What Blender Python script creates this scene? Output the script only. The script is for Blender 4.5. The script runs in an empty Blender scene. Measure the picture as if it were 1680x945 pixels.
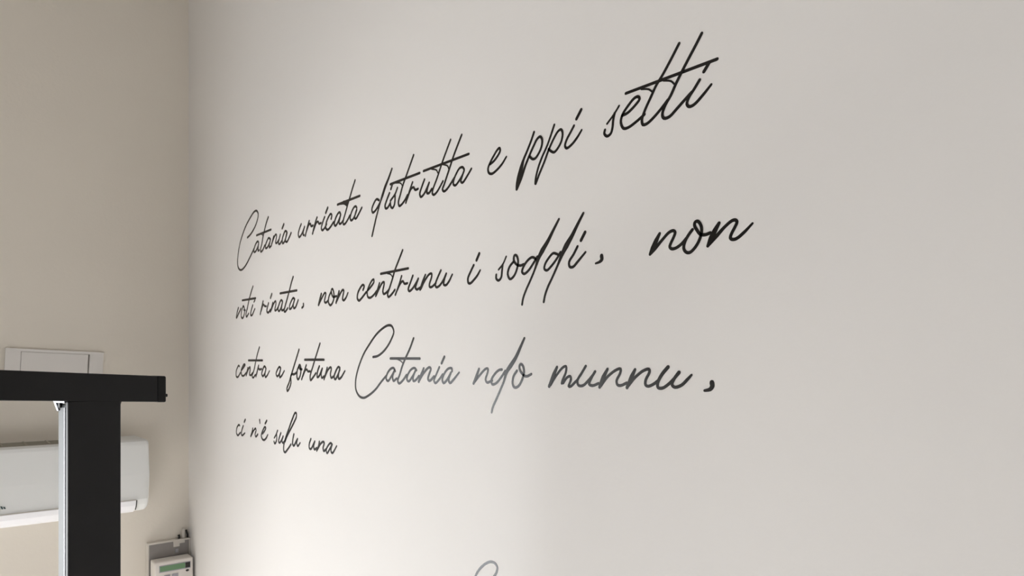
import bpy, bmesh, math
from mathutils import Vector, Matrix

# ------------------------------------------------------------ camera, world, light, exposure
# world frame: left wall is the plane y = 0, right wall the plane x = 0, they meet on the z axis
sc = bpy.context.scene
EYE = Vector((-0.836, -3.07, 3.0))
cam_d = bpy.data.cameras.new('camera'); cam = bpy.data.objects.new('camera', cam_d)
sc.collection.objects.link(cam); sc.camera = cam
cam_d.lens = 24; cam_d.sensor_width = 36; cam_d.shift_y = 0.0771; cam_d.clip_start = 0.02
cam.location = EYE; cam.rotation_euler = (math.pi/2, 0, -math.radians(40.572))

world = bpy.data.worlds.new('sky'); sc.world = world; world.use_nodes = True
world.node_tree.nodes['Background'].inputs[0].default_value = (0.80, 0.88, 1.0, 1)
world.node_tree.nodes['Background'].inputs[1].default_value = 1.0

def area(name, loc, rot, sx, sy, power, col):
    d = bpy.data.lights.new(name, 'AREA'); d.shape = 'RECTANGLE'; d.size = sx; d.size_y = sy
    d.energy = power; d.color = col
    o = bpy.data.objects.new(name, d); sc.collection.objects.link(o)
    o.location = loc; o.rotation_euler = rot
    return o
# daylight through the glazed door in the left wall, below the air conditioner
area('door_daylight', (-2.0, 0.27, 1.56), (-math.pi/2, 0, 0), 1.86, 2.94, 62, (0.97, 0.985, 1.0))
# added lamp for an assumed bright source outside, slanting through the same opening
fa = area('added_outdoor_light', (-4.85, 3.0, 1.7), (0, 0, 0), 0.85, 2.3, 66, (1.0, 0.99, 0.97))
fa.rotation_euler = Vector((4.85, -4.6, 0.4)).to_track_quat('-Z', 'Z').to_euler()
# added fill from behind the camera, to brighten the left wall
area('rear_fill', (-2.6, -5.52, 1.3), (math.pi/2, 0, 0), 2.4, 1.6, 33, (1.0, 0.985, 0.965))

# high sun through the door: it only reaches the floor in front of the left wall
sd = bpy.data.lights.new('sun', 'SUN'); sd.energy = 22.0; sd.angle = .01; sd.color = (1.0, .99, .97)
so = bpy.data.objects.new('sun', sd); sc.collection.objects.link(so)
so.rotation_euler = Vector((0.20, -0.50, -0.85)).to_track_quat('-Z', 'Y').to_euler()

sc.view_settings.view_transform = 'Standard'; sc.view_settings.look = 'None'
sc.view_settings.gamma = 1; sc.view_settings.use_curve_mapping = False
sc.view_settings.exposure = 0.23

# ------------------------------------------------------------ helpers
def lin(r, g, b):
    return tuple((v/255/12.92 if v/255 <= .04045 else ((v/255+.055)/1.055)**2.4) for v in (r, g, b)) + (1,)

def mat(name, rgb, rough=.5, metal=0, spec=.5, bump=0, bscale=60, var=0, vscale=3, trans=0, emit=None, coat=0):
    m = bpy.data.materials.new(name); m.use_nodes = True; nt = m.node_tree; b = nt.nodes['Principled BSDF']
    b.inputs['Base Color'].default_value = lin(*rgb); b.inputs['Roughness'].default_value = rough
    b.inputs['Metallic'].default_value = metal; b.inputs['Specular IOR Level'].default_value = spec
    b.inputs['Transmission Weight'].default_value = trans; b.inputs['Coat Weight'].default_value = coat
    tc = nt.nodes.new('ShaderNodeTexCoord')
    if var:
        n = nt.nodes.new('ShaderNodeTexNoise'); n.inputs['Scale'].default_value = vscale; n.inputs['Detail'].default_value = 5
        nt.links.new(tc.outputs['Object'], n.inputs['Vector'])
        mx = nt.nodes.new('ShaderNodeMix'); mx.data_type = 'RGBA'
        mx.inputs['A'].default_value = lin(*[max(0, v-var) for v in rgb]); mx.inputs['B'].default_value = lin(*[min(255, v+var) for v in rgb])
        nt.links.new(n.outputs['Fac'], mx.inputs['Factor']); nt.links.new(mx.outputs['Result'], b.inputs['Base Color'])
    if bump:
        n = nt.nodes.new('ShaderNodeTexNoise'); n.inputs['Scale'].default_value = bscale; n.inputs['Detail'].default_value = 4
        nt.links.new(tc.outputs['Object'], n.inputs['Vector'])
        bp = nt.nodes.new('ShaderNodeBump'); bp.inputs['Strength'].default_value = bump; bp.inputs['Distance'].default_value = .002
        nt.links.new(n.outputs['Fac'], bp.inputs['Height']); nt.links.new(bp.outputs['Normal'], b.inputs['Normal'])
    return m

M = dict(
 beige=mat('beige_wall_paint', (225, 218, 207), .75, spec=.25, bump=.25, bscale=90, var=2, vscale=2),
 white=mat('white_wall_paint', (226, 223, 220), .7, spec=.3, bump=.2, bscale=90, var=1.5, vscale=2),
 far=mat('taupe_wall_paint', (166, 161, 155), .8),
 ceil=mat('ceiling_paint', (190, 186, 180), .9),
 floor=mat('floor_tile', (208, 205, 201), .4, var=8, vscale=4),
 vinyl=mat('black_vinyl', (13, 10, 9), .26, spec=.4),
 steel=mat('black_painted_steel', (13, 12, 13), .45, spec=.3, bump=.3, bscale=25, var=7, vscale=14),
 plug=mat('black_plastic', (8, 7, 8), .5, spec=.25),
 glass=mat('greenish_glass', (132, 137, 139), .45, spec=.12, trans=.35),
 chrome=mat('chrome', (150, 152, 158), .38, metal=1),
 acw=mat('white_plastic', (226, 227, 226), .4, spec=.4),
 acl=mat('louvre_plastic', (236, 236, 240), .35, spec=.4),
 acg=mat('grey_grille', (168, 163, 150), .6),
 dark=mat('dark_gap', (34, 32, 30), .7),
 mark=mat('grey_print', (52, 72, 72), .6),
 panel=mat('panel_plastic', (222, 218, 214), .45),
 box=mat('grey_metal_box', (146, 141, 138), .5, metal=.2, var=10, vscale=20),
 rim=mat('white_rim', (214, 208, 200), .6),
 key=mat('keypad_plastic', (226, 220, 214), .45),
 lcd=mat('green_lcd', (104, 140, 104), .25),
 grey=mat('grey_button', (160, 158, 166), .5),
 frame=mat('white_frame', (232, 232, 230), .4),
 pane=mat('clear_glass', (250, 252, 252), .0, trans=1),
)

def link(name, bm, m, parent=None, smooth=False, rm=True):
    bmesh.ops.recalc_face_normals(bm, faces=bm.faces)
    me = bpy.data.meshes.new(name); bm.to_mesh(me); bm.free(); me.materials.append(M[m])
    if smooth:
        for p in me.polygons: p.use_smooth = True
    o = bpy.data.objects.new(name, me); sc.collection.objects.link(o)
    if parent: o.parent = parent
    return o

def empty(name, loc, label, cat, group=None, rot=(0, 0, 0)):
    o = bpy.data.objects.new(name, None); sc.collection.objects.link(o); o.location = loc; o.rotation_euler = rot
    o.empty_display_size = .05
    o['label'] = label; o['category'] = cat
    if group: o['group'] = group
    return o

def add_box(bm, x0, x1, y0, y1, z0, z1, bev=0, seg=2):
    r = bmesh.ops.create_cube(bm, size=1)
    bmesh.ops.scale(bm, vec=(x1-x0, y1-y0, z1-z0), verts=r['verts'])
    bmesh.ops.translate(bm, vec=((x0+x1)/2, (y0+y1)/2, (z0+z1)/2), verts=r['verts'])
    if bev:
        es = list({e for v in r['verts'] for e in v.link_edges})
        bmesh.ops.bevel(bm, geom=es, offset=bev, segments=seg, affect='EDGES', profile=.5)

def boxes(name, L, m, parent=None, bev=0, seg=2):
    bm = bmesh.new()
    for b in L: add_box(bm, *b, bev=bev, seg=seg)
    return link(name, bm, m, parent)

def struct(o): o['kind'] = 'structure'; return o

def cyl(name, p, axis, r, h, m, parent, n=16):
    bm = bmesh.new()
    bmesh.ops.create_cone(bm, cap_ends=True, segments=n, radius1=r, radius2=r, depth=h)
    q = Vector((0, 0, 1)).rotation_difference(Vector(axis)).to_matrix().to_4x4()
    bmesh.ops.transform(bm, matrix=Matrix.Translation(p) @ q, verts=bm.verts)
    return link(name, bm, m, parent)

def prism(name, poly, x0, x1, m, parent, bev=0):
    """profile poly of (y, z), extruded along x"""
    bm = bmesh.new()
    a = [bm.verts.new((x0, y, z)) for y, z in poly]; b = [bm.verts.new((x1, y, z)) for y, z in poly]
    bm.faces.new(a); bm.faces.new(b[::-1])
    n = len(poly)
    for i in range(n): bm.faces.new((a[i], a[(i+1) % n], b[(i+1) % n], b[i]))
    if bev:
        es = [e for e in bm.edges if abs(e.verts[0].co.x-e.verts[1].co.x) < 1e-6 and e.verts[0].co.x == max(x0, x1)]
        bmesh.ops.bevel(bm, geom=es, offset=bev, segments=3, affect='EDGES', profile=.5)
    return link(name, bm, m, parent)

# ------------------------------------------------------------ setting
H = 4.8; X0 = -4.5; Y0 = -5.6; TH = .32
DX0, DX1, DZ = -3.0, -1.0, 3.1      # glazed door opening in the left wall
struct(boxes('wall_left', [(X0-TH, DX0, 0, TH, 0, H), (DX1, TH, 0, TH, 0, H), (DX0, DX1, 0, TH, DZ, H)], 'beige'))
struct(boxes('wall_right', [(0, TH, Y0-TH, 0, 0, H)], 'white'))
WX0, WX1, WZ0, WZ1 = -3.9, -1.3, .4, 2.2
struct(boxes('wall_side', [(X0-TH, X0, Y0-TH, 0, 0, H)], 'far'))
struct(boxes('wall_back', [(X0, WX0, Y0-TH, Y0, 0, H), (WX1, 0, Y0-TH, Y0, 0, H), (WX0, WX1, Y0-TH, Y0, 0, WZ0), (WX0, WX1, Y0-TH, Y0, WZ1, H)], 'far'))
struct(boxes('floor', [(X0-TH, TH, Y0-TH, TH, -.1, 0)], 'floor'))
struct(boxes('ceiling', [(X0-TH, TH, Y0-TH, TH, H, H+.1)], 'ceil'))
struct(boxes('baseboard_right', [(-.014, 0, Y0, 0, 0, .09)], 'frame'))
struct(boxes('baseboard_left', [(DX1, -.014, -.014, 0, 0, .09), (X0, DX0, -.014, 0, 0, .09)], 'frame'))
# glazed door in its opening
d = struct(boxes('door_1', [(DX0, DX0+.06, .20, .25, 0, DZ), (DX1-.06, DX1, .20, .25, 0, DZ), (DX0+.06, DX1-.06, .20, .25, DZ-.06, DZ),
      (DX0+.06, DX1-.06, .20, .25, 0, .08)], 'frame'))
ya, yb = Y0-.12, Y0-.07  # unseen window added in the back wall to go with the fill light
w = struct(boxes('added_window_1', [(WX0, WX0+.06, ya, yb, WZ0, WZ1), (WX1-.06, WX1, ya, yb, WZ0, WZ1), (WX0+.06, WX1-.06, ya, yb, WZ0, WZ0+.06),
      (WX0+.06, WX1-.06, ya, yb, WZ1-.06, WZ1), ((WX0+WX1)/2-.03, (WX0+WX1)/2+.03, ya, yb, WZ0+.06, WZ1-.06)], 'frame'))

# ------------------------------------------------------------ lettering: the pen runs over the right wall, points are (y, z) in mm on it
PEN = 0.0050
def ribbon(bm, pts, thick):
    # the cutter's strokes are a little fuller in the words nearest the corner
    P = [(Vector((p[0]/1000, p[1]/1000)), p[2]*(.98+.48*min(1, max(0, (p[0]+2200)/1100)))) for p in pts]
    S = []
    if len(P) == 2:
        S = [(P[0][0].lerp(P[1][0], k/4), P[0][1]+(P[1][1]-P[0][1])*k/4) for k in range(5)]
    else:
        Q = [(2*P[0][0]-P[1][0], P[0][1])] + P + [(2*P[-1][0]-P[-2][0], P[-1][1])]
        for i in range(1, len(Q)-2):
            p0, p1, p2, p3 = Q[i-1][0], Q[i][0], Q[i+1][0], Q[i+2][0]
            # centripetal Catmull-Rom
            t0 = 0; t1 = t0+max((p1-p0).length, 1e-5)**.5; t2 = t1+max((p2-p1).length, 1e-5)**.5; t3 = t2+max((p3-p2).length, 1e-5)**.5
            n = max(3, min(8, int((p2-p1).length/.004)))
            for k in range(n):
                t = t1+(t2-t1)*k/n
                a1 = p0*(t1-t)/(t1-t0)+p1*(t-t0)/(t1-t0); a2 = p1*(t2-t)/(t2-t1)+p2*(t-t1)/(t2-t1); a3 = p2*(t3-t)/(t3-t2)+p3*(t-t2)/(t3-t2)
                b1 = a1*(t2-t)/(t2-t0)+a2*(t-t0)/(t2-t0); b2 = a2*(t3-t)/(t3-t1)+a3*(t-t1)/(t3-t1)
                S.append((b1*(t2-t)/(t2-t1)+b2*(t-t1)/(t2-t1), Q[i][1]+(Q[i+1][1]-Q[i][1])*k/n))
        S.append(P[-1])
    L = []; R = []
    n = len(S)
    for i, (p, m) in enumerate(S):
        d = (S[min(i+1, n-1)][0]-S[max(i-1, 0)][0]); d = d.normalized() if d.length > 1e-7 else Vector((1, 0))
        o = Vector((-d.y, d.x))*PEN*m/2
        L.append(p+o); R.append(p-o)
    # round caps
    def cap(i, sgn):
        p, m = S[i]; j = 1 if i == 0 else n-2
        d = (p-S[j][0]).normalized(); r = PEN*m/2; e = Vector((-d.y, d.x))
        return [p + (e*math.cos(a)*sgn + d*math.sin(a))*r for a in (math.pi*.25, math.pi*.5, math.pi*.75)]
    loop_end = cap(n-1, 1); loop_start = cap(0, 1)
    def v(p, x): return bm.verts.new((x, p.x, p.y))
    Lt = [v(p, -thick) for p in L]; Rt = [v(p, -thick) for p in R]
    Lb = [v(p, -1e-5) for p in L]; Rb = [v(p, -1e-5) for p in R]
    for i in range(n-1):
        bm.faces.new((Lt[i], Lt[i+1], Rt[i+1], Rt[i])); bm.faces.new((Lt[i], Lb[i], Lb[i+1], Lt[i+1])); bm.faces.new((Rt[i], Rt[i+1], Rb[i+1], Rb[i]))
    for cp, a, b, ab, bb in ((loop_end, Lt[-1], Rt[-1], Lb[-1], Rb[-1]), (loop_start, Rt[0], Lt[0], Rb[0], Lb[0])):
        ct = [v(p, -thick) for p in cp]; cb = [v(p, -1e-5) for p in cp]
        bm.faces.new([a]+ct+[b]); T = [a]+ct+[b]; B = [ab]+cb+[bb]
        for i in range(len(T)-1): bm.faces.new((T[i], B[i], B[i+1], T[i+1]))

WORDS = [
 ('Catania', 'first', [
  ('letter', ['-695,3445 -721,3450.5 -750,3462 -775,3477.5 -792.5,3496.5 -796,3509 -785.5,3520 -773,3523.5 -753.5,3521.5 -721,3508.5 -683.5,3489.5 -653.5,3467.5 -622.5,3436.5 -606.5,3408.5 -597,3379.5 -600,3357 -614.5,3344.5 -636.5,3340 -665,3346 -691,3357.5 -721,3375.5 -743,3389.5 -758.5,3399.5']),
  ('letter', ['-799.5,3413.5 -791.5,3418.5 -773,3412 -758.5,3398 -756,3389 -768,3386.5 -787,3395.5 -799.5,3408', '-799.5,3412 -795,3397 -794,3387 -805.5,3387.5']),
  ('letter', ['-884.5,3484 -868,3468 -851,3445.5 -837.5,3424.5 -827.5,3403 -817.5,3389 -819,3380.5 -834,3382.5 -854.5,3397', '-780,3440 -907.5,3440', '-817,3439,0.6 -834,3434,0.6 -837.5,3427,0.6']),
  ('letter', ['-901,3410.5 -887.5,3416 -874.5,3409 -861,3396 -861,3387 -874.5,3386.5 -894.5,3399 -903,3409', '-903,3409 -894.5,3394 -893,3384.5 -904,3386.5']),
  ('letter', ['-930,3415 -919,3400.5 -908.5,3387', '-910.5,3390.5 -930,3409 -945.5,3418.5 -953,3415 -949,3403.5 -944.5,3393 -955,3390.5 -970.5,3398']),
  ('letter', ['-983,3413 -974,3400 -968,3388.5 -977,3384 -995.5,3392', '-1010.5,3440.5,1.2 -998.5,3430,1.2']),
  ('letter', ['-1034.5,3413 -1022.5,3418 -1007.5,3407.5 -998.5,3394 -1001.5,3383 -1013.5,3385 -1028.5,3399.5 -1036,3410', '-1034.5,3413 -1026.5,3397.5 -1023.5,3387 -1034.5,3383 -1052,3393.5 -1066.5,3405.5']),
 ]),
 ('urricata', 'first', [
  ('letter', ['-1139.5,3420.5 -1127.5,3409 -1119,3394 -1124.5,3384.5 -1138.5,3388 -1155,3400.5 -1163,3409', '-1163,3409 -1156,3398 -1152.5,3388 -1160,3385']),
  ('letter', ['-1195,3421 -1184,3407 -1168.5,3381.5', '-1173.5,3390.5 -1194,3411 -1203.5,3411 -1208,3404 -1221,3403.5']),
  ('letter', ['-1247.5,3422.5 -1233.5,3406 -1218,3380.5', '-1224.5,3389.5 -1244,3408.5 -1254,3409 -1259,3403 -1273,3402.5']),
  ('letter', ['-1296,3415.5 -1283.5,3402.5 -1275,3387.5 -1281,3381 -1293.5,3383.5 -1308,3393.5', '-1315,3437.5,1.2 -1303,3426,1.2']),
  ('letter', ['-1336.5,3403.5 -1340,3413 -1332.5,3417.5 -1317.5,3409.5 -1305.5,3396.5 -1303,3384 -1315,3377 -1331.5,3382 -1350.5,3392.5']),
  ('letter', ['-1392.5,3405.5 -1386,3413 -1375.5,3410.5 -1359.5,3396.5 -1355,3386.5 -1362,3380.5 -1378,3389 -1390.5,3402.5', '-1391.5,3403.5 -1385,3392 -1383.5,3384 -1392.5,3381.5 -1405,3387']),
  ('letter', ['-1473,3480.5 -1459,3462.5 -1444,3441 -1431,3423 -1420.5,3407 -1407,3386.5 -1407,3378.5 -1416,3377 -1431,3384.5 -1444,3394.5', '-1373.5,3435.5 -1498.5,3435.5', '-1391.5,3435 -1413.5,3431.5 -1428,3424', '-1409.5,3434.5,1.6 -1433.5,3431,1.6']),
  ('letter', ['-1482,3408 -1477,3412.5 -1467.5,3412 -1455,3403 -1446.5,3390 -1448.5,3382 -1459,3381 -1472,3390 -1481.5,3402', '-1481.5,3404 -1474,3393.5 -1470.5,3384 -1478,3381 -1490.5,3389 -1509,3403.5']),
 ]),
 ('distrutta', 'first', [
  ('letter', ['-1596,3406 -1583.5,3411 -1568,3401 -1560.5,3390 -1564.5,3381.5 -1578,3384 -1596,3396 -1608.5,3407.5', '-1656.5,3469.5 -1642.5,3451.5,1.2 -1625.5,3433,1.5 -1613,3415.5,1.5 -1603.5,3402.5 -1591,3382 -1580.5,3363.5 -1573,3348 -1561.5,3324']),
  ('letter', ['-1645.5,3414 -1632.5,3399.5 -1624.5,3387 -1628,3380.5 -1637.5,3381 -1649.5,3390', '-1658,3432.5,1.2 -1652,3422.5,1.2']),
  ('letter', ['-1681.5,3419.5 -1671,3407 -1649.5,3395', '-1671,3407 -1670.5,3392.5 -1667.5,3382 -1660,3376 -1652,3380 -1649.5,3386.5']),
  ('letter', ['-1751.5,3479.5 -1736.5,3460 -1721,3440 -1705,3419.5 -1694,3400 -1686,3384.5 -1689.5,3375.5 -1700.5,3377 -1716.5,3386 -1725.5,3394', '-1649.5,3434 -1777,3433.5', '-1673,3432.5,0.6 -1696,3427,0.6 -1703.5,3419.5,0.6']),
  ('letter', ['-1747,3419 -1734,3401.5 -1718.5,3377.5', '-1724,3385 -1740.5,3405 -1751.5,3406.5 -1758,3399.5 -1770,3399.5']),
  ('letter', ['-1796,3415 -1785.5,3401 -1777,3386.5 -1781.5,3379 -1794,3383 -1808,3396.5 -1814.5,3404', '-1814.5,3404 -1807,3392 -1806,3383 -1814.5,3381.5 -1825,3388.5']),
  ('letter', ['-1895,3478 -1881,3459.5 -1867.5,3441.5 -1856,3424.5 -1844.5,3407 -1832.5,3391.5 -1826.5,3379 -1832.5,3374 -1844.5,3378 -1858,3388.5 -1867,3396.5', '-1792,3434.5 -1959,3433', '-1824.5,3431.5,0.6 -1842.5,3425.5,0.6 -1848,3418.5,0.6']),
  ('letter', ['-1934.5,3478 -1920,3459.5 -1905,3439.5 -1894,3422.5 -1883,3405.5 -1871.5,3388 -1865.5,3379.5 -1871.5,3374 -1883,3377 -1898,3387 -1908,3394.5', '-1867.5,3432,0.6 -1884.5,3425,0.6 -1888.5,3418.5,0.6']),
  ('letter', ['-1943,3405 -1938,3410.5 -1927,3411 -1916,3402.5 -1907,3391.5 -1905,3382.5 -1912.5,3378.5 -1925.5,3385.5 -1938,3396 -1943,3403', '-1943,3403 -1936,3392 -1931.5,3382.5 -1938,3379 -1950.5,3387 -1967.5,3401']),
 ]),
 ('e', 'first', [
  ('letter', ['-2028.5,3396.5 -2040,3400 -2052.5,3408 -2059,3415.5 -2057,3421 -2051,3419.5 -2038.5,3409.5 -2027,3398 -2021.5,3389 -2024,3380.5 -2033.5,3376.5 -2046,3379.5 -2063.5,3388 -2077.5,3399.5,0.8']),
 ]),
 ('ppi', 'first', [
  ('letter', ['-2155.5,3426 -2147.5,3412 -2136.5,3396 -2126,3381.5,1.2 -2120.5,3369,2 -2112.5,3351.5,1.9 -2108,3339,1.3 -2107,3331.5', '-2108,3331.5 -2119,3348.5,1.4 -2133,3372 -2144.5,3388.5 -2155.5,3402.5 -2164,3411.5 -2172,3413.5 -2177,3406.5 -2175,3394 -2166.5,3383 -2158.5,3377.5 -2151.5,3378 -2144,3384']),
  ('letter', ['-2208,3425 -2199,3408.5 -2188.5,3391 -2177.5,3377 -2166.5,3359 -2160,3342 -2158.5,3332', '-2160,3331.5 -2169.5,3347 -2183,3366.5 -2193.5,3384 -2206.5,3401 -2217,3411 -2224.5,3412.5 -2228.5,3406 -2226,3392.5 -2217,3382 -2208,3377 -2201.5,3379.5 -2193.5,3386']),
  ('letter', ['-2256,3410.5 -2247.5,3401 -2238.5,3391 -2234.5,3381.5 -2238.5,3376.5 -2250,3379.5 -2263,3388 -2274,3398.5,0.8', '-2273,3433,1.2 -2262,3420.5,1.2']),
 ]),
 ('setti', 'first', [
  ('letter', ['-2356,3415.5,0.7 -2346,3405.5,0.7 -2330.5,3393.5,0.7', '-2346.5,3406.5 -2343.5,3396.5 -2342,3385 -2338.5,3376 -2330.5,3373.5 -2324.5,3379.5 -2326,3385']),
  ('letter', ['-2362.5,3398 -2374,3399.5 -2388.5,3407 -2397,3414 -2394,3418.5 -2387,3418.5 -2374,3410 -2362.5,3399 -2359.5,3388 -2365,3377 -2375,3376 -2388.5,3380 -2406.5,3387.5']),
  ('letter', ['-2470,3473.5 -2457.5,3457.5 -2439.5,3436 -2428.5,3425 -2419,3411 -2407.5,3394 -2401.5,3380.5 -2403.5,3372.5 -2411,3372 -2424,3378 -2439.5,3388.5 -2450,3397', '-2400.5,3428,0.6 -2414.5,3423.5,0.6 -2422.5,3416.5,0.6']),
  ('letter', ['-2508.5,3474 -2497.5,3459.5 -2487.5,3447 -2474.5,3430 -2464,3415.5 -2455.5,3402 -2445.5,3390.5 -2440,3378 -2443,3371.5 -2453,3371 -2466,3379 -2479,3387.5 -2491.5,3395.5', '-2369.5,3431 -2533.5,3429', '-2442,3428,0.6 -2455.5,3423,0.6 -2462,3416,0.6']),
  ('letter', ['-2505,3409 -2495.5,3398.5 -2486.5,3389 -2483.5,3381 -2487.5,3376 -2495.5,3376.5 -2510,3385.5 -2524,3396.5,0.8', '-2521,3428.5,1.1 -2512,3418.5,1.1']),
 ]),
 ('voti', 'second', [
  ('letter', ['-606,3209.5 -593,3193.5 -585.5,3174.5 -609.5,3190 -631.5,3205']),
  ('letter', ['-654.5,3212.5 -637.5,3196 -635,3175.5 -649.5,3170.5 -666,3186.5 -664,3205.5 -654.5,3212.5', '-660.5,3198.5 -674.5,3196']),
  ('letter', ['-747.5,3272.5 -730.5,3254.5 -710,3228.5 -696,3205 -682,3183 -685.5,3173 -706.5,3183', '-644.5,3232.5 -772.5,3230.5']),
  ('letter', ['-745.5,3209 -730.5,3190 -725.5,3178 -737.5,3175 -765.5,3195.5,0.8', '-765.5,3224.5 -756.5,3219']),
 ]),
 ('rinata,', 'second', [
  ('letter', ['-839.5,3215.5 -826.5,3196 -814,3174', '-822,3184.5 -841.5,3204.5 -852,3199 -866.5,3197']),
  ('letter', ['-886.5,3206 -874,3188.5 -873,3179 -885.5,3175.5 -902,3184', '-914,3233,1.2 -903.5,3221.5,1.2']),
  ('letter', ['-922,3205 -914,3192.5 -903,3177', '-908,3181.5 -929,3201 -944,3208 -948,3202 -941,3186 -939,3179.5 -950,3179 -964.5,3187']),
  ('letter', ['-1000.5,3203.5 -989.5,3208 -973,3195.5 -964.5,3180 -973,3174.5 -987.5,3183 -1000.5,3200.5', '-1000.5,3201.5 -993.5,3185 -994.5,3176 -1011.5,3177']),
  ('letter', ['-1082,3271 -1068.5,3254.5 -1052,3229.5 -1035.5,3206.5 -1021.5,3187.5 -1013.5,3172.5 -1021.5,3170 -1041,3179.5', '-981,3229.5 -1108.5,3228']),
  ('letter', ['-1092.5,3203.5 -1082,3207.5 -1068.5,3200 -1055,3185.5 -1055,3176.5 -1068.5,3178 -1084.5,3192 -1092.5,3202.5', '-1091.5,3202.5 -1083,3188 -1086,3177 -1098,3178 -1118,3198.5']),
  ('comma', ['-1155,3185 -1156,3178.5 -1145,3174']),
 ]),
 ('non', 'second', [
  ('letter', ['-1275,3204,1.2 -1267,3191.5,1.2 -1257.5,3174.5,1.2', '-1259,3175.5 -1276,3190.5 -1297,3205 -1303.5,3202.5 -1299,3193 -1294.5,3181 -1303.5,3177.5 -1319.5,3183.5']),
  ('letter', ['-1335.5,3205 -1321.5,3191 -1319.5,3177.5 -1330.5,3168.5 -1343.5,3173.5 -1353,3188.5 -1350,3204.5 -1343.5,3212 -1337,3209.5 -1338.5,3199.5 -1348,3190 -1367.5,3190.5']),
  ('letter', ['-1383,3202,1.2 -1376,3189,1.2 -1365.5,3173,1.2', '-1366.5,3174 -1382.5,3188.5 -1403.5,3204 -1410.5,3201.5 -1406.5,3190.5 -1403.5,3179 -1411.5,3176 -1424,3183 -1434,3194,0.8']),
 ]),
 ('centrunu', 'second', [
  ('letter', ['-1515.5,3194.5 -1521.5,3203 -1515,3207.5 -1501,3201 -1487.5,3187.5 -1485.5,3175 -1494.5,3169 -1509.5,3175 -1532.5,3188']),
  ('letter', ['-1540,3191.5 -1554.5,3198.5 -1570.5,3209.5 -1569.5,3215.5 -1562,3214.5 -1546,3201.5 -1536.5,3187.5 -1540,3175 -1552.5,3172 -1571.5,3178.5 -1583.5,3186']),
  ('letter', ['-1598,3204 -1590,3191.5 -1579.5,3174', '-1581.5,3175.5 -1598,3192.5 -1614,3204.5 -1620.5,3203.5 -1618.5,3195 -1614,3183 -1618,3176 -1630,3178 -1643.5,3184.5']),
  ('letter', ['-1704.5,3270.5 -1689,3251 -1670,3227.5 -1660.5,3211 -1647.5,3190.5 -1636.5,3173.5 -1640.5,3167 -1655,3172 -1670,3181.5', '-1604,3226 -1729,3225.5', '-1635.5,3223.5,0.6 -1651,3219.5,0.6 -1659,3213,0.6']),
  ('letter', ['-1700,3211 -1689,3192.5 -1672,3169.5', '-1678.5,3178 -1696.5,3195.5 -1705.5,3198.5 -1712.5,3192 -1725.5,3192']),
  ('letter', ['-1748.5,3207 -1738,3192 -1729,3177.5 -1734,3173 -1746.5,3177.5 -1764,3191 -1771,3198', '-1771,3198 -1762.5,3185.5 -1759,3178.5 -1765.5,3174 -1777.5,3177']),
  ('letter', ['-1799.5,3203.5 -1789.5,3190.5,1.2 -1778.5,3173,1.2', '-1782,3174.5 -1794.5,3188.5 -1814.5,3203 -1824,3203.5 -1824,3196.5 -1816,3182.5 -1816,3176 -1824,3174.5 -1840.5,3181.5']),
  ('letter', ['-1859.5,3207 -1848.5,3194 -1838.5,3178.5 -1842,3172.5 -1853,3174 -1868.5,3185 -1879.5,3198', '-1879.5,3198 -1871.5,3184.5 -1870,3176 -1878,3173.5 -1888.5,3179.5 -1901.5,3194,0.8']),
 ]),
 ('i', 'second', [
  ('letter', ['-1975.5,3205 -1966,3194 -1956,3180 -1957.5,3171 -1964.5,3169.5 -1977,3176 -1988,3183.5 -1996.5,3192.5,0.8', '-1993.5,3226,1.3 -1984.5,3214,1.3']),
 ]),
 ('soddi,', 'second', [
  ('letter', ['-2077,3210,0.8 -2067,3196.5,0.8 -2054,3187.5,0.8', '-2066.5,3196 -2064.5,3184 -2062,3171.5 -2054,3166.5 -2047,3171 -2047,3178.5']),
  ('letter', ['-2097.5,3197 -2086.5,3189 -2081.5,3176 -2088,3166 -2099,3170 -2108.5,3183.5 -2111.5,3197.5 -2107,3208 -2101,3209 -2099,3201 -2106,3192 -2118,3188 -2127,3189.5']),
  ('letter', ['-2160,3195.5 -2151,3199.5 -2139.5,3196 -2127,3185.5 -2122.5,3176 -2128.5,3171.5 -2141,3177 -2154,3188.5 -2164.5,3199', '-2219.5,3257.5 -2205.5,3240.5,1.3 -2191.5,3223,1.7 -2177.5,3208.5,2.2 -2167.5,3196,1.7 -2157,3176 -2145,3157.5 -2133,3140.5 -2125.5,3127 -2122.5,3115.5']),
  ('letter', ['-2216.5,3196.5 -2205.5,3200 -2194.5,3193.5 -2184.5,3183 -2182.5,3175 -2189,3171.5 -2200,3177.5 -2214,3189 -2223.5,3199.5', '-2278,3258 -2264,3240.5,1.3 -2251.5,3224,1.7 -2238,3209,2.3 -2228,3196,1.7 -2216.5,3177.5 -2203,3157.5 -2191.5,3141.5 -2184.5,3128 -2181,3116']),
  ('letter', ['-2264.5,3204 -2255,3191.5 -2244.5,3180 -2246,3171.5 -2254,3170.5 -2264,3177.5 -2283,3192,0.8', '-2282,3225.5,1.2 -2272.5,3213,1.2']),
  ('comma', ['-2318.5,3181.5,1.5 -2319,3175.5,1.5 -2314,3172,1 -2305.5,3170.5,0.7']),
 ]),
 ('non', 'second', [
  ('letter', ['-2435,3200.5,1 -2428.5,3190.5,1.6 -2422.5,3180.5,1.7 -2417,3171.5,1', '-2418.5,3172.5 -2426.5,3179,1.2 -2439,3189.5 -2452,3199.5 -2460,3201 -2463,3198 -2460.5,3191.5 -2455,3182.5 -2453.5,3178 -2457,3174.5 -2465,3175 -2475,3180 -2482.5,3186.5']),
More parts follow.
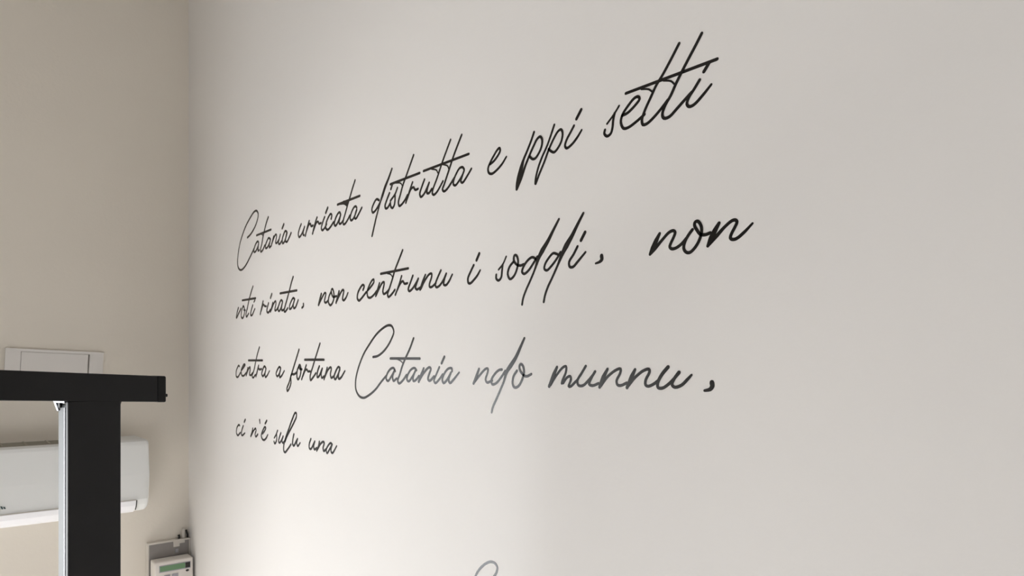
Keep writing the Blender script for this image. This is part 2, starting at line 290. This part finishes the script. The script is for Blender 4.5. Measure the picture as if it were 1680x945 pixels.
  ('letter', ['-2493,3197.5 -2486.5,3191 -2480.5,3182.5 -2478,3173 -2481.5,3167 -2487.5,3165 -2495,3169 -2503.5,3179 -2508,3191 -2507.5,3200.5 -2502,3208 -2497.5,3207.5 -2496.5,3203 -2500,3196.5 -2506,3189 -2514,3187 -2522.5,3188.5']),
  ('letter', ['-2536.5,3200,1 -2530.5,3191.5,1.5 -2524,3180.5,1.7 -2518.5,3170.5,1', '-2520,3172 -2533,3183,1.2 -2545.5,3193.5 -2556.5,3200 -2562,3200 -2564,3197 -2560.5,3190 -2555.5,3182 -2554,3177 -2556.5,3174.5 -2563,3174.5 -2574,3181 -2587,3191.5,0.7']),
 ]),
 ('centra', 'third', [
  ('letter', ['-616,3002 -608,3005 -594.5,2997 -582.5,2983.5 -582.5,2967 -598.5,2964 -626,2979.5']),
  ('letter', ['-638,2989 -661,3000 -672.5,3007.5 -663.5,3009.5 -649.5,3002.5 -634,2986.5 -638,2972 -657,2969 -683.5,2980']),
  ('letter', ['-700,2997 -692.5,2986.5 -683.5,2970.5', '-685,2973 -702.5,2990.5 -719.5,2999.5 -721,2989.5 -715,2974.5 -728,2972 -743,2979']),
  ('letter', ['-806.5,3065.5 -789,3043.5 -771.5,3015.5 -757,2989.5 -739,2968.5 -750,2964 -770,2974', '-704.5,3022.5 -834,3021.5']),
  ('letter', ['-799.5,3005 -789,2989.5 -775,2967.5', '-782,2976.5 -796,2994.5 -808,2991.5 -826,2993.5']),
  ('letter', ['-861,2998.5 -851,3002 -837.5,2992.5 -827.5,2977 -837.5,2969.5 -854.5,2979.5 -864.5,2995', '-864.5,2995 -856,2977 -859,2967 -874.5,2972.5 -894.5,2987.5,0.8']),
 ]),
 ('a', 'third', [
  ('letter', ['-986,2996.5 -975,3000 -958.5,2990 -949,2978 -958.5,2970.5 -977,2980.5 -986,2995', '-986,2995 -978,2980.5 -978,2968 -992.5,2972 -1014.5,2988,0.8']),
 ]),
 ('fortuna', 'third', [
  ('letter', ['-1124.5,3051.5 -1106.5,3027.5 -1084,2997.5 -1066.5,2974 -1052,2953 -1034.5,2933.5 -1037.5,2926.5 -1052,2934 -1065.5,2953 -1063.5,2969.5 -1069.5,2977.5 -1089.5,2978 -1106.5,2983.5']),
  ('letter', ['-1124.5,3002 -1112,2990.5 -1109.5,2970 -1117.5,2963 -1131.5,2972.5 -1138,2991 -1132.5,3005 -1124.5,3004.5 -1127.5,2995.5 -1145,2993']),
  ('letter', ['-1175,3005.5 -1161.5,2988.5 -1142.5,2963.5', '-1150.5,2972.5 -1169.5,2991 -1180,2992 -1185.5,2987.5 -1201.5,2987.5']),
  ('letter', ['-1266.5,3066 -1250,3043.5 -1232.5,3019.5 -1217,2997.5 -1201.5,2973 -1204,2962 -1219.5,2969 -1240,2982.5', '-1164,3021 -1292,3020']),
  ('letter', ['-1262.5,3002 -1251,2987 -1248.5,2971.5 -1260,2973.5 -1275,2989 -1281,2995.5', '-1281,2995.5 -1273.5,2980.5 -1277.5,2969.5 -1292,2974']),
  ('letter', ['-1311.5,2998 -1304,2985 -1292,2965.5', '-1297,2972 -1316,2991.5 -1333,2999 -1337.5,2995.5 -1331.5,2981 -1336,2970.5 -1351.5,2974.5']),
  ('letter', ['-1388,2997.5 -1379,3000 -1363,2987.5 -1354,2972.5 -1360.5,2966.5 -1374.5,2977 -1388,2993.5', '-1388,2996 -1380,2981 -1380,2969 -1392.5,2970.5 -1417,2989.5,0.8']),
 ]),
 ('Catania', 'third', [
  ('letter', ['-1566,3024.5 -1587.5,3026.5 -1611,3034.5 -1634,3048 -1654,3066 -1665,3083.5 -1656,3096.5 -1640.5,3099.5 -1615.5,3094 -1583,3080 -1549,3057 -1517,3031 -1488.5,2994 -1476,2964.5 -1477.5,2942 -1494,2926.5 -1517,2922 -1544,2929 -1578,2944.5 -1606.5,2964 -1629.5,2978.5']),
  ('letter', ['-1671.5,2990 -1665,2997 -1652,2996 -1634,2983 -1629.5,2971.5 -1638.5,2966.5 -1652,2976 -1668.5,2992', '-1667,2990 -1659.5,2976.5 -1663,2967 -1678,2973']),
  ('letter', ['-1751.5,3065 -1735,3041 -1716.5,3019.5 -1704,3003.5 -1691,2981 -1682.5,2967.5 -1689,2961.5 -1704,2968 -1721.5,2981.5', '-1649.5,3020 -1777.5,3018.5', '-1678,3018.5,0.5 -1695.5,3014,0.5 -1706,3008,0.5']),
  ('letter', ['-1763.5,2992.5 -1755.5,2997.5 -1739.5,2993.5 -1725,2979.5 -1723,2970.5 -1731,2967 -1745.5,2977.5 -1758.5,2990.5', '-1757.5,2990.5 -1748.5,2975 -1750.5,2968 -1761.5,2971 -1773.5,2980']),
  ('letter', ['-1793,2997 -1783.5,2984,1.2 -1772.5,2967,1.2', '-1774.5,2969 -1793,2986.5 -1814.5,2999 -1821,2996 -1814.5,2984.5 -1809.5,2973.5 -1817,2969.5 -1833,2979.5']),
  ('letter', ['-1853.5,2999.5 -1842.5,2984.5 -1833,2970 -1838.5,2965 -1851.5,2972 -1866,2984', '-1872.5,3021.5,1.2 -1862,3008,1.2']),
  ('letter', ['-1900.5,2991 -1899,2997 -1886,2996 -1871.5,2985 -1864.5,2972.5 -1869.5,2965.5 -1882,2972.5 -1896.5,2988', '-1896.5,2988 -1888,2972.5 -1893,2966 -1906.5,2974 -1925.5,2988.5,0.8']),
 ]),
 ('ndo', 'third', [
  ('letter', ['-1992.5,2996 -1985,2982.5,1.3 -1974.5,2966.5', '-1977,2969 -1994.5,2983 -2013.5,2996 -2021,2996.5 -2020,2988.5 -2013.5,2975.5 -2018,2969.5 -2034.5,2973.5']),
  ('letter', ['-2064,2995 -2055.5,2994 -2042,2986 -2031.5,2973.5 -2034.5,2966 -2046.5,2968.5 -2061,2979.5 -2074,2992.5', '-2129,3053 -2117.5,3036,1.3 -2105,3018,1.6 -2089.5,3002,1.9 -2078.5,2991,1.6 -2070,2972.5 -2058,2953.5 -2046.5,2936.5 -2036,2921 -2032.5,2911.5']),
  ('letter', ['-2108,2993 -2098,2982 -2095.5,2969 -2101,2961.5 -2112,2964 -2123,2977 -2128,2991 -2124,3003 -2117.5,3005 -2115,2998.5 -2120.5,2989.5 -2133.5,2982.5 -2148,2987']),
 ]),
 ('munnu,', 'third', [
  ('letter', ['-2215,3000,1 -2207,2987,1.6 -2195,2965.5,1.2', '-2198.5,2968 -2213.5,2985.5 -2230,2999.5 -2237,3001 -2236.5,2991 -2228.5,2977 -2226.5,2971.5', '-2230,2972 -2239,2981.5 -2247,2984 -2249,2979 -2243,2966.5 -2249,2967 -2258.5,2974 -2265,2978.5']),
  ('letter', ['-2283.5,3001.5 -2274,2989.5 -2264,2976.5 -2266.5,2969 -2276.5,2968.5 -2289,2977 -2300,2987', '-2304.5,2992.5 -2296,2981.5 -2291,2971.5 -2298.5,2969 -2312,2973']),
  ('letter', ['-2331.5,2996.5,1 -2322.5,2983,1.6 -2314.5,2967,1.2', '-2317,2969 -2332,2984.5 -2350.5,2995.5 -2359,2997 -2358,2990 -2350.5,2978 -2352.5,2971.5 -2359.5,2970.5 -2371.5,2975']),
  ('letter', ['-2388,2996,1 -2381.5,2985,1.6 -2372,2967.5,1.2', '-2374,2969.5 -2388,2983.5 -2405,2994.5 -2415,2996.5 -2416,2992 -2409,2980.5 -2408.5,2972.5 -2414,2970.5 -2425.5,2975 -2431.5,2979']),
  ('letter', ['-2450.5,3000,1.2 -2439.5,2989,1.2 -2431.5,2976,1.1 -2432,2969 -2439.5,2968 -2451.5,2974.5 -2462,2983.5', '-2470,2992,1.2 -2461,2982 -2457.5,2973.5 -2463,2970 -2474.5,2973.5 -2484,2981.5 -2491.5,2988.5,0.7']),
  ('comma', ['-2525,2978,1.6 -2525.5,2973,1.5 -2522,2968.5,1.2 -2513,2966.5,0.8']),
 ]),
 ('ci', 'fourth', [
  ('letter', ['-618.5,2793.5 -609,2795.5 -588.5,2781.5 -585.5,2765 -598.5,2757.5 -625.5,2769']),
  ('letter', ['-654.5,2795 -641.5,2780.5 -635,2764 -645,2761 -671,2771,0.8', '-674,2817.5,1.2 -664.5,2809,1.2']),
 ]),
 ("n'é", 'fourth', [
  ('letter', ['-746,2792 -740,2780.5 -727.5,2764', '-730.5,2766.5 -755,2786 -772,2793.5 -776,2787.5 -767,2774 -773,2766.5 -792,2775.5']),
  ('apostrophe', ['-808.5,2824.5,1.2 -811,2814,0.9']),
  ('letter', ['-834.5,2781 -852,2791 -863,2802 -854.5,2804 -837.5,2792 -823,2773.5 -832,2763.5 -846,2761 -866,2768.5 -880,2781,0.8', '-871.5,2826,1.1 -857.5,2815.5,1.1']),
 ]),
 ('sulu', 'fourth', [
  ('letter', ['-961.5,2800.5,0.8 -950.5,2787.5,0.8 -934.5,2775,0.8', '-953.5,2787.5 -954.5,2773.5 -948,2762.5 -937.5,2757.5 -932,2763']),
  ('letter', ['-987.5,2794.5 -977,2781.5 -969,2766.5 -977,2763 -992.5,2772.5 -1005.5,2785.5', '-1005.5,2785.5 -996,2770.5 -1003,2765 -1020.5,2773.5']),
  ('letter', ['-1020.5,2770.5 -1035.5,2788 -1060.5,2809.5 -1089.5,2835 -1105,2851.5 -1105,2861.5 -1095.5,2862 -1075,2842 -1050.5,2813 -1025.5,2783 -1010.5,2757.5 -1010.5,2741.5 -1020.5,2737.5 -1040.5,2748.5 -1065.5,2765.5']),
  ('letter', ['-1087,2798 -1080,2783.5 -1077.5,2767.5 -1087,2763.5 -1101.5,2775.5 -1113.5,2786', '-1113.5,2786 -1107,2774 -1114.5,2765 -1132,2776,0.8']),
 ]),
 ('una', 'fourth', [
  ('letter', ['-1206.5,2793.5 -1195.5,2777.5 -1195.5,2766.5 -1206.5,2764.5 -1222,2778 -1232.5,2788.5', '-1232.5,2788.5 -1225,2774.5 -1229.5,2765.5 -1245.5,2771']),
  ('letter', ['-1262.5,2790.5 -1258.5,2779.5 -1245.5,2763.5', '-1250,2767.5 -1269,2784 -1287.5,2792 -1293.5,2789.5 -1286,2774.5 -1290.5,2766.5 -1304,2772.5']),
  ('letter', ['-1342,2788.5 -1334,2792.5 -1318,2784.5 -1306,2771 -1310.5,2762.5 -1326,2774.5 -1342,2789.5', '-1342,2789.5 -1335,2777 -1336,2768.5 -1344.5,2766.5 -1369,2787.5,0.8']),
 ]),
 ('C', 'last', [
  ('letter', ['-2012.5,2573 -2025.5,2580.5 -2036.5,2589 -2043.5,2597 -2049,2605.5 -2050,2613.5 -2043.5,2619 -2031,2619.5 -2014.5,2612.5 -1999.5,2601.5 -1988.5,2590.5 -1981.5,2580 -1974,2566 -1968,2550.5 -1966.5,2536 -1970,2525 -1980.5,2523 -1996,2530.5 -2012.5,2544.5 -2031,2561.5']),
 ]),
]
seen = {}
LAB = {
 ('Catania', 'first'): 'thin black script word "Catania" with tall looped capital, starting the first line on the wall',
 ('urricata', 'first'): 'black script word "urricata" in the first line, between "Catania" and "distrutta"',
 ('distrutta', 'first'): 'black script word "distrutta" with long crossed double t, in the first line on the wall',
 ('e', 'first'): 'single black script letter "e" standing alone between "distrutta" and "ppi"',
 ('ppi', 'first'): 'black script word "ppi" with two long descending strokes in the first line',
 ('setti', 'first'): 'large black script word "setti" ending the first line, highest word on the wall',
 ('voti', 'second'): 'tiny black script word "voti" starting the second line, nearest the room corner',
 ('rinata,', 'second'): 'small black script word "rinata" with comma, second word of the second line',
 ('non', 'second'): 'small black script word "non" between "rinata," and "centrunu"',
 ('non', 'second', 2): 'large bold black script word "non" ending the second line at the right',
 ('centrunu', 'second'): 'black script word "centrunu" in the middle of the second line',
 ('i', 'second'): 'single dotted black script letter "i" standing alone before "soddi,"',
 ('soddi,', 'second'): 'black script word "soddi" with comma and two tall slanted d strokes',
 ('centra', 'third'): 'small black script word "centra" starting the third line near the corner',
 ('a', 'third'): 'single small black script letter "a" standing alone between "centra" and "fortuna"',
 ('fortuna', 'third'): 'black script word "fortuna" with looped f, before the big "Catania"',
 ('Catania', 'third'): 'dark grey script word "Catania" with big looped capital, in the middle of the third line',
 ('ndo', 'third'): 'dark grey script word "ndo" with long slanted d, after the big "Catania"',
 ('munnu,', 'third'): 'bold dark script word "munnu" with comma, ending the third line',
 ('ci', 'fourth'): 'tiny black script word "ci" starting the fourth and lowest full line',
 ("n'\u00e9", 'fourth'): 'tiny black script word "n\'\u00e9" with apostrophe and accent, second in the fourth line',
 ('sulu', 'fourth'): 'small black script word "sulu" with one tall looped l, in the fourth line',
 ('una', 'fourth'): 'small script word "una", last word of the fourth line',
 ('C', 'last'): 'top of a thin looped capital "C" cut off by the bottom edge of the photo',
}
li = 0
for word, line, letters in WORDS:
    k = (word, line); seen[k] = seen.get(k, 0)+1
    lab = LAB[k + ((seen[k],) if seen[k] > 1 else ())]
    allp = [tuple(float(v) for v in t.split(',')) for _, S in letters for s in S for t in s.split()]
    base = (0, allp[0][0]/1000, min(p[1] for p in allp)/1000)
    t = empty('wall_word', base, lab, 'lettering', 'script words on the right wall')
    for kind, S in letters:
        bm = bmesh.new()
        for s in S:
            pts = [tuple(float(v) for v in q.split(',')) for q in s.split()]
            pts = [p if len(p) == 3 else p+(1.0,) for p in pts]
            li += 1
            ribbon(bm, pts, .0003+.00009*(li % 5))
        bmesh.ops.translate(bm, vec=-Vector(base), verts=bm.verts)
        link(kind, bm, 'vinyl', t)

# ------------------------------------------------------------ air conditioner on the left wall
ax0, ax1, az = -.95, -0.195, 2.725
t = empty('air_conditioner', (ax1, 0, az-.28), 'white split air conditioner on the beige wall, partly behind the black post', 'air conditioner')
def A(p): return [(-y, z) for y, z in p]
prof = A([(0, .28), (.185, .28), (.197, .274), (.2, .262), (.203, .15), (.2, .056), (.192, .036), (.176, .018), (.15, .006), (.12, 0), (0, 0)])
prism('body', prof, ax0-ax1, 0, 'acw', t, bev=.013)
# top inlet grille: a dark recessed well with cross ribs
g = boxes('inlet_grille', [(-.73, -.10, -.165, -.03, .2795, .2805)], 'acg', t)
bm = bmesh.new()
for i in range(9): add_box(bm, -.72+i*.068, -.715+i*.068, -.165, -.03, .2805, .284)
for i in range(5): add_box(bm, -.73, -.10, -.163+i*.03, -.160+i*.03, .2805, .283)
link('grille_ribs', bm, 'acg', g)
# louvre flap along the lower front, lit from below
lou = A([(.2035, .053), (.1955, .033), (.179, .0145), (.152, .0025), (.12, -.004), (.119, -.001), (.15, .006), (.176, .018), (.192, .036), (.2, .054)])
f = prism('louvre', lou, ax0-ax1, -.045, 'acl', t)
prism('seam', A([(.2035, .052), (.1955, .032), (.179, .0135), (.177, .017), (.192, .035), (.2, .053)]), -.0445, -.0415, 'dark', t)
prism('front_seam', A([(.2045, .0560), (.2045, .0545), (.2, .0540), (.2, .0565)]), ax0-ax1, -.045, 'rim', t)
# printed mark near the left frame edge
bm = bmesh.new()
for x, h, sl in ((-.457, .010, .004), (-.449, .010, .004), (-.442, .007, .003)):
    vs = [bm.verts.new(c) for c in ((x-.002, -.2038, .075), (x+.0025, -.2038, .075), (x+.0025-sl, -.2038, .075+h), (x-.002-sl, -.2038, .075+h))]
    bm.faces.new(vs)
r = bmesh.ops.extrude_face_region(bm, geom=bm.faces[:]); bmesh.ops.translate(bm, vec=(0, .0012, 0), verts=[v for v in r['geom'] if isinstance(v, bmesh.types.BMVert)])
link('printed_mark', bm, 'mark', t)

# ------------------------------------------------------------ flat white panel above it, half behind the bar
t = empty('wall_panel', (-.6285, 0, 2.925), 'flat white rectangular panel with recessed centre on the beige wall, above the black bar', 'panel', rot=(0, math.radians(2.4), 0))
W_, H_ = .308, .144
boxes('frame', [(0, .046, -.016, 0, 0, H_), (W_-.046, W_, -.016, 0, 0, H_), (.046, W_-.046, -.016, 0, H_-.010, H_), (.046, W_-.046, -.016, 0, 0, .010)], 'panel', t)
boxes('cover', [(.047, W_-.050, -.0125, -.001, .0105, H_-.0105)], 'panel', t, bev=.001, seg=1)

# ------------------------------------------------------------ keypad box in the corner
t = empty('back_box', (-.081, 0, 2.03), 'grey metal wall box with pale rim tucked into the room corner', 'wall box')
boxes('plate', [(-.076, .076, -.020, 0, .0, .250)], 'box', t)
boxes('rim', [(-.081, -.076, -.026, 0, 0, .256), (.076, .080, -.026, 0, 0, .256), (-.076, .076, -.026, 0, .250, .256)], 'rim', t)
boxes('plaster_patch', [(.015, .040, -.0225, -.020, .226, .250), (.036, .060, -.0222, -.020, .238, .250)], 'rim', t, bev=.001, seg=1)
bm = bmesh.new(); add_box(bm, .022, .034, -.026, -.020, .203, .218, bev=.001)
link('terminal', bm, 'grey', t)

t = empty('cable', (-.012, -.012, 2.286), 'short dark and white cable ends sticking up out of the grey wall box', 'cable')
def tube(name, pts, r, m, parent, n=8):
    bm = bmesh.new(); rings = []
    for i, p in enumerate(pts):
        p = Vector(p); d = (Vector(pts[min(i+1, len(pts)-1)])-Vector(pts[max(i-1, 0)])).normalized()
        a = d.cross(Vector((0, 1, 0))); a = a.normalized() if a.length > 1e-4 else Vector((1, 0, 0)); b = d.cross(a)
        rings.append([bm.verts.new(p+a*r*math.cos(2*math.pi*k/n)+b*r*math.sin(2*math.pi*k/n)) for k in range(n)])
    for i in range(len(rings)-1):
        for k in range(n): bm.faces.new((rings[i][k], rings[i][(k+1) % n], rings[i+1][(k+1) % n], rings[i+1][k]))
    bm.faces.new(rings[0]); bm.faces.new(rings[-1])
    return link(name, bm, m, parent, smooth=True)
tube('dark_wire', [(.004, 0, 0), (.004, 0, .012), (.001, 0, .02), (-.001, .002, .032)], .0038, 'dark', t)
tube('dark_wire', [(-.030, 0, 0), (-.028, 0, .008), (-.030, .002, .016)], .0045, 'dark', t)
tube('white_wire', [(-.012, 0, 0), (-.012, 0, .022), (-.010, .003, .040)], .0065, 'rim', t)

t = empty('keypad', (-.0875, -.0205, 2.095), 'off white keypad with a green display, on the grey wall box in the corner', 'keypad')
kz = .128
boxes('body', [(-.066, .0775, -.080, -.0075, 0, kz)], 'key', t, bev=.006, seg=3)
boxes('bezel', [(-.050, .067, -.0812, -.079, kz-.042, kz-.014)], 'grey', t, bev=.0005, seg=1)
boxes('display', [(-.047, .046, -.0818, -.0805, kz-.038, kz-.017)], 'lcd', t)
boxes('display_end', [(.047, .065, -.0820, -.0805, kz-.038, kz-.017)], 'dark', t)
b0 = boxes('button', [(-.002, .020, -.083, -.0795, kz-.068, kz-.054)], 'grey', t, bev=.001, seg=1)
for dx, dz in ((-.03, 0), (-.03, -.022), (0, -.022), (.03, -.022), (-.03, -.044), (0, -.044), (.03, -.044)):
    c = b0.copy(); sc.collection.objects.link(c); c.location = (dx, 0, dz)
bm = bmesh.new(); bmesh.ops.create_uvsphere(bm, u_segments=12, v_segments=8, radius=.0055); bmesh.ops.scale(bm, vec=(1.2, .4, .8), verts=bm.verts)
bmesh.ops.translate(bm, vec=(.055, -.080, kz-.050), verts=bm.verts); link('indicator', bm, 'dark', t, smooth=True)

# ------------------------------------------------------------ black steel post with cross bar
def wp(px, depth, z):         # survey points of the bar's front edge
    r = (px-840)/1120; th = math.radians(40.572); c, s = math.cos(th), math.sin(th)
    return Vector((-.836+(c*r+s)*depth, -3.07+(c-s*r)*depth, z))
P0 = wp(0, 1.109, 2.9952); P1 = wp(259, 1.311, 2.9827)
e1 = (P1-P0).normalized(); e1h = Vector((e1.x, e1.y, 0)).normalized()
back = Vector((-e1h.y, e1h.x, 0))       # away from the camera
t = empty('steel_post', (0, 0, 0), 'thick black steel post with a horizontal top bar, in front of the beige wall', 'post')
L = (P1-P0).length
Lh = (Vector((P1.x, P1.y, 0))-Vector((P0.x, P0.y, 0))).length
base = P0 + e1*(L*.5); base.z = 0; 
t.location = base; t.rotation_euler = (0, 0, math.atan2(e1h.y, e1h.x))
inv = Matrix.Rotation(-math.atan2(e1h.y, e1h.x), 3, 'Z')
def loc(p): return inv @ (p-base)
def at(px):                  # station along the bar where a sight line meets it
    th = math.radians(40.572); c, s = math.cos(th), math.sin(th); r = (px-840)/1120
    d = Vector((c*r+s, c-s*r)); o = Vector((EYE.x, EYE.y)); q = Vector((P0.x, P0.y)); u = Vector((e1h.x, e1h.y))
    det = d.x*(-u.y)+d.y*u.x; w = q-o
    tt = (w.x*(-u.y)+w.y*u.x)/det
    return ((o+d*tt)-q).dot(u) - Lh*.5
slope = e1.z/Vector((e1.x, e1.y)).length
zt = loc(P0).z; xs = loc(P0).x
def bar_box(name, xa, xb, h0, h1, d0, d1, m, parent, bev=.002):
    """box along the bar: stations xa..xb, heights below the top edge h0..h1, depth d0..d1 away from the camera"""
    bm = bmesh.new(); add_box(bm, xa, xb, d0, d1, -h1, -h0, bev=bev)
    for v in bm.verts: v.co.z += zt + slope*(v.co.x-xs)
    return link(name, bm, m, parent)
xe = loc(P1).x; xcap = at(273)
bar_box('top_bar', xs-.55, xe, 0, .05, 0, .032, 'steel', t)
cap_ = bar_box('end_cap', xe-.0005, xcap, -.0005, .0505, -.0005, .0325, 'plug', t, bev=.003)
bar_box('cap_nub', xcap-.001, xcap+.005, .034, .040, .004, .010, 'plug', cap_, bev=.0015)
xa, xb = at(112), at(199)
zb = zt + slope*((xa+xb)/2-xs) - .048
boxes('post', [(xa, xb, 0, .014, 0, zb)], 'steel', t, bev=.003, seg=3)
# small fillet weld at the right of the joint
bm = bmesh.new()
for sg, xx in ((1, xb-.001),):
    pr = [(xx, zb), (xx, zb-.010), (xx+.002, zb-.004), (xx+.008, zb)]
    a = [bm.verts.new((x, .001, z)) for x, z in pr]; b = [bm.verts.new((x, .013, z)) for x, z in pr]
    bm.faces.new(a); bm.faces.new(b[::-1])
    for i in range(4): bm.faces.new((a[i], a[(i+1) % 4], b[(i+1) % 4], b[i]))
link('weld', bm, 'steel', t)
# narrow glass strip running back from the post, with a chromed corner bracket
gl = boxes('glass_strip', [(xa+.001, xa+.009, .0145, .046, .06, zb-.006)], 'glass', t, bev=.001, seg=1)
boxes('bright_edge', [(xa-.0005, xa+.0015, .014, .017, .06, zb-.012)], 'chrome', t)
zc = zb + .001
bm = bmesh.new()
pr = [(.0145, zc), (.072, zc), (.070, zc-.003), (.044, zc-.022), (.0145, zc-.006)]
pr = [(.0145, zc), (.066, zc), (.046, zc-.020), (.040, zc-.018), (.052, zc-.005), (.0145, zc-.005)]
a = [bm.verts.new((xa-.001, y, z)) for y, z in pr]; b = [bm.verts.new((xa+.010, y, z)) for y, z in pr]
bm.faces.new(a); bm.faces.new(b[::-1])
for i in range(len(pr)): bm.faces.new((a[i], a[(i+1) % len(pr)], b[(i+1) % len(pr)], b[i]))
br = link('corner_bracket', bm, 'chrome', t)
cyl('screw', (xa-.002, .030, zc-.009), (1, 0, 0), .0045, .004, 'plug', br)
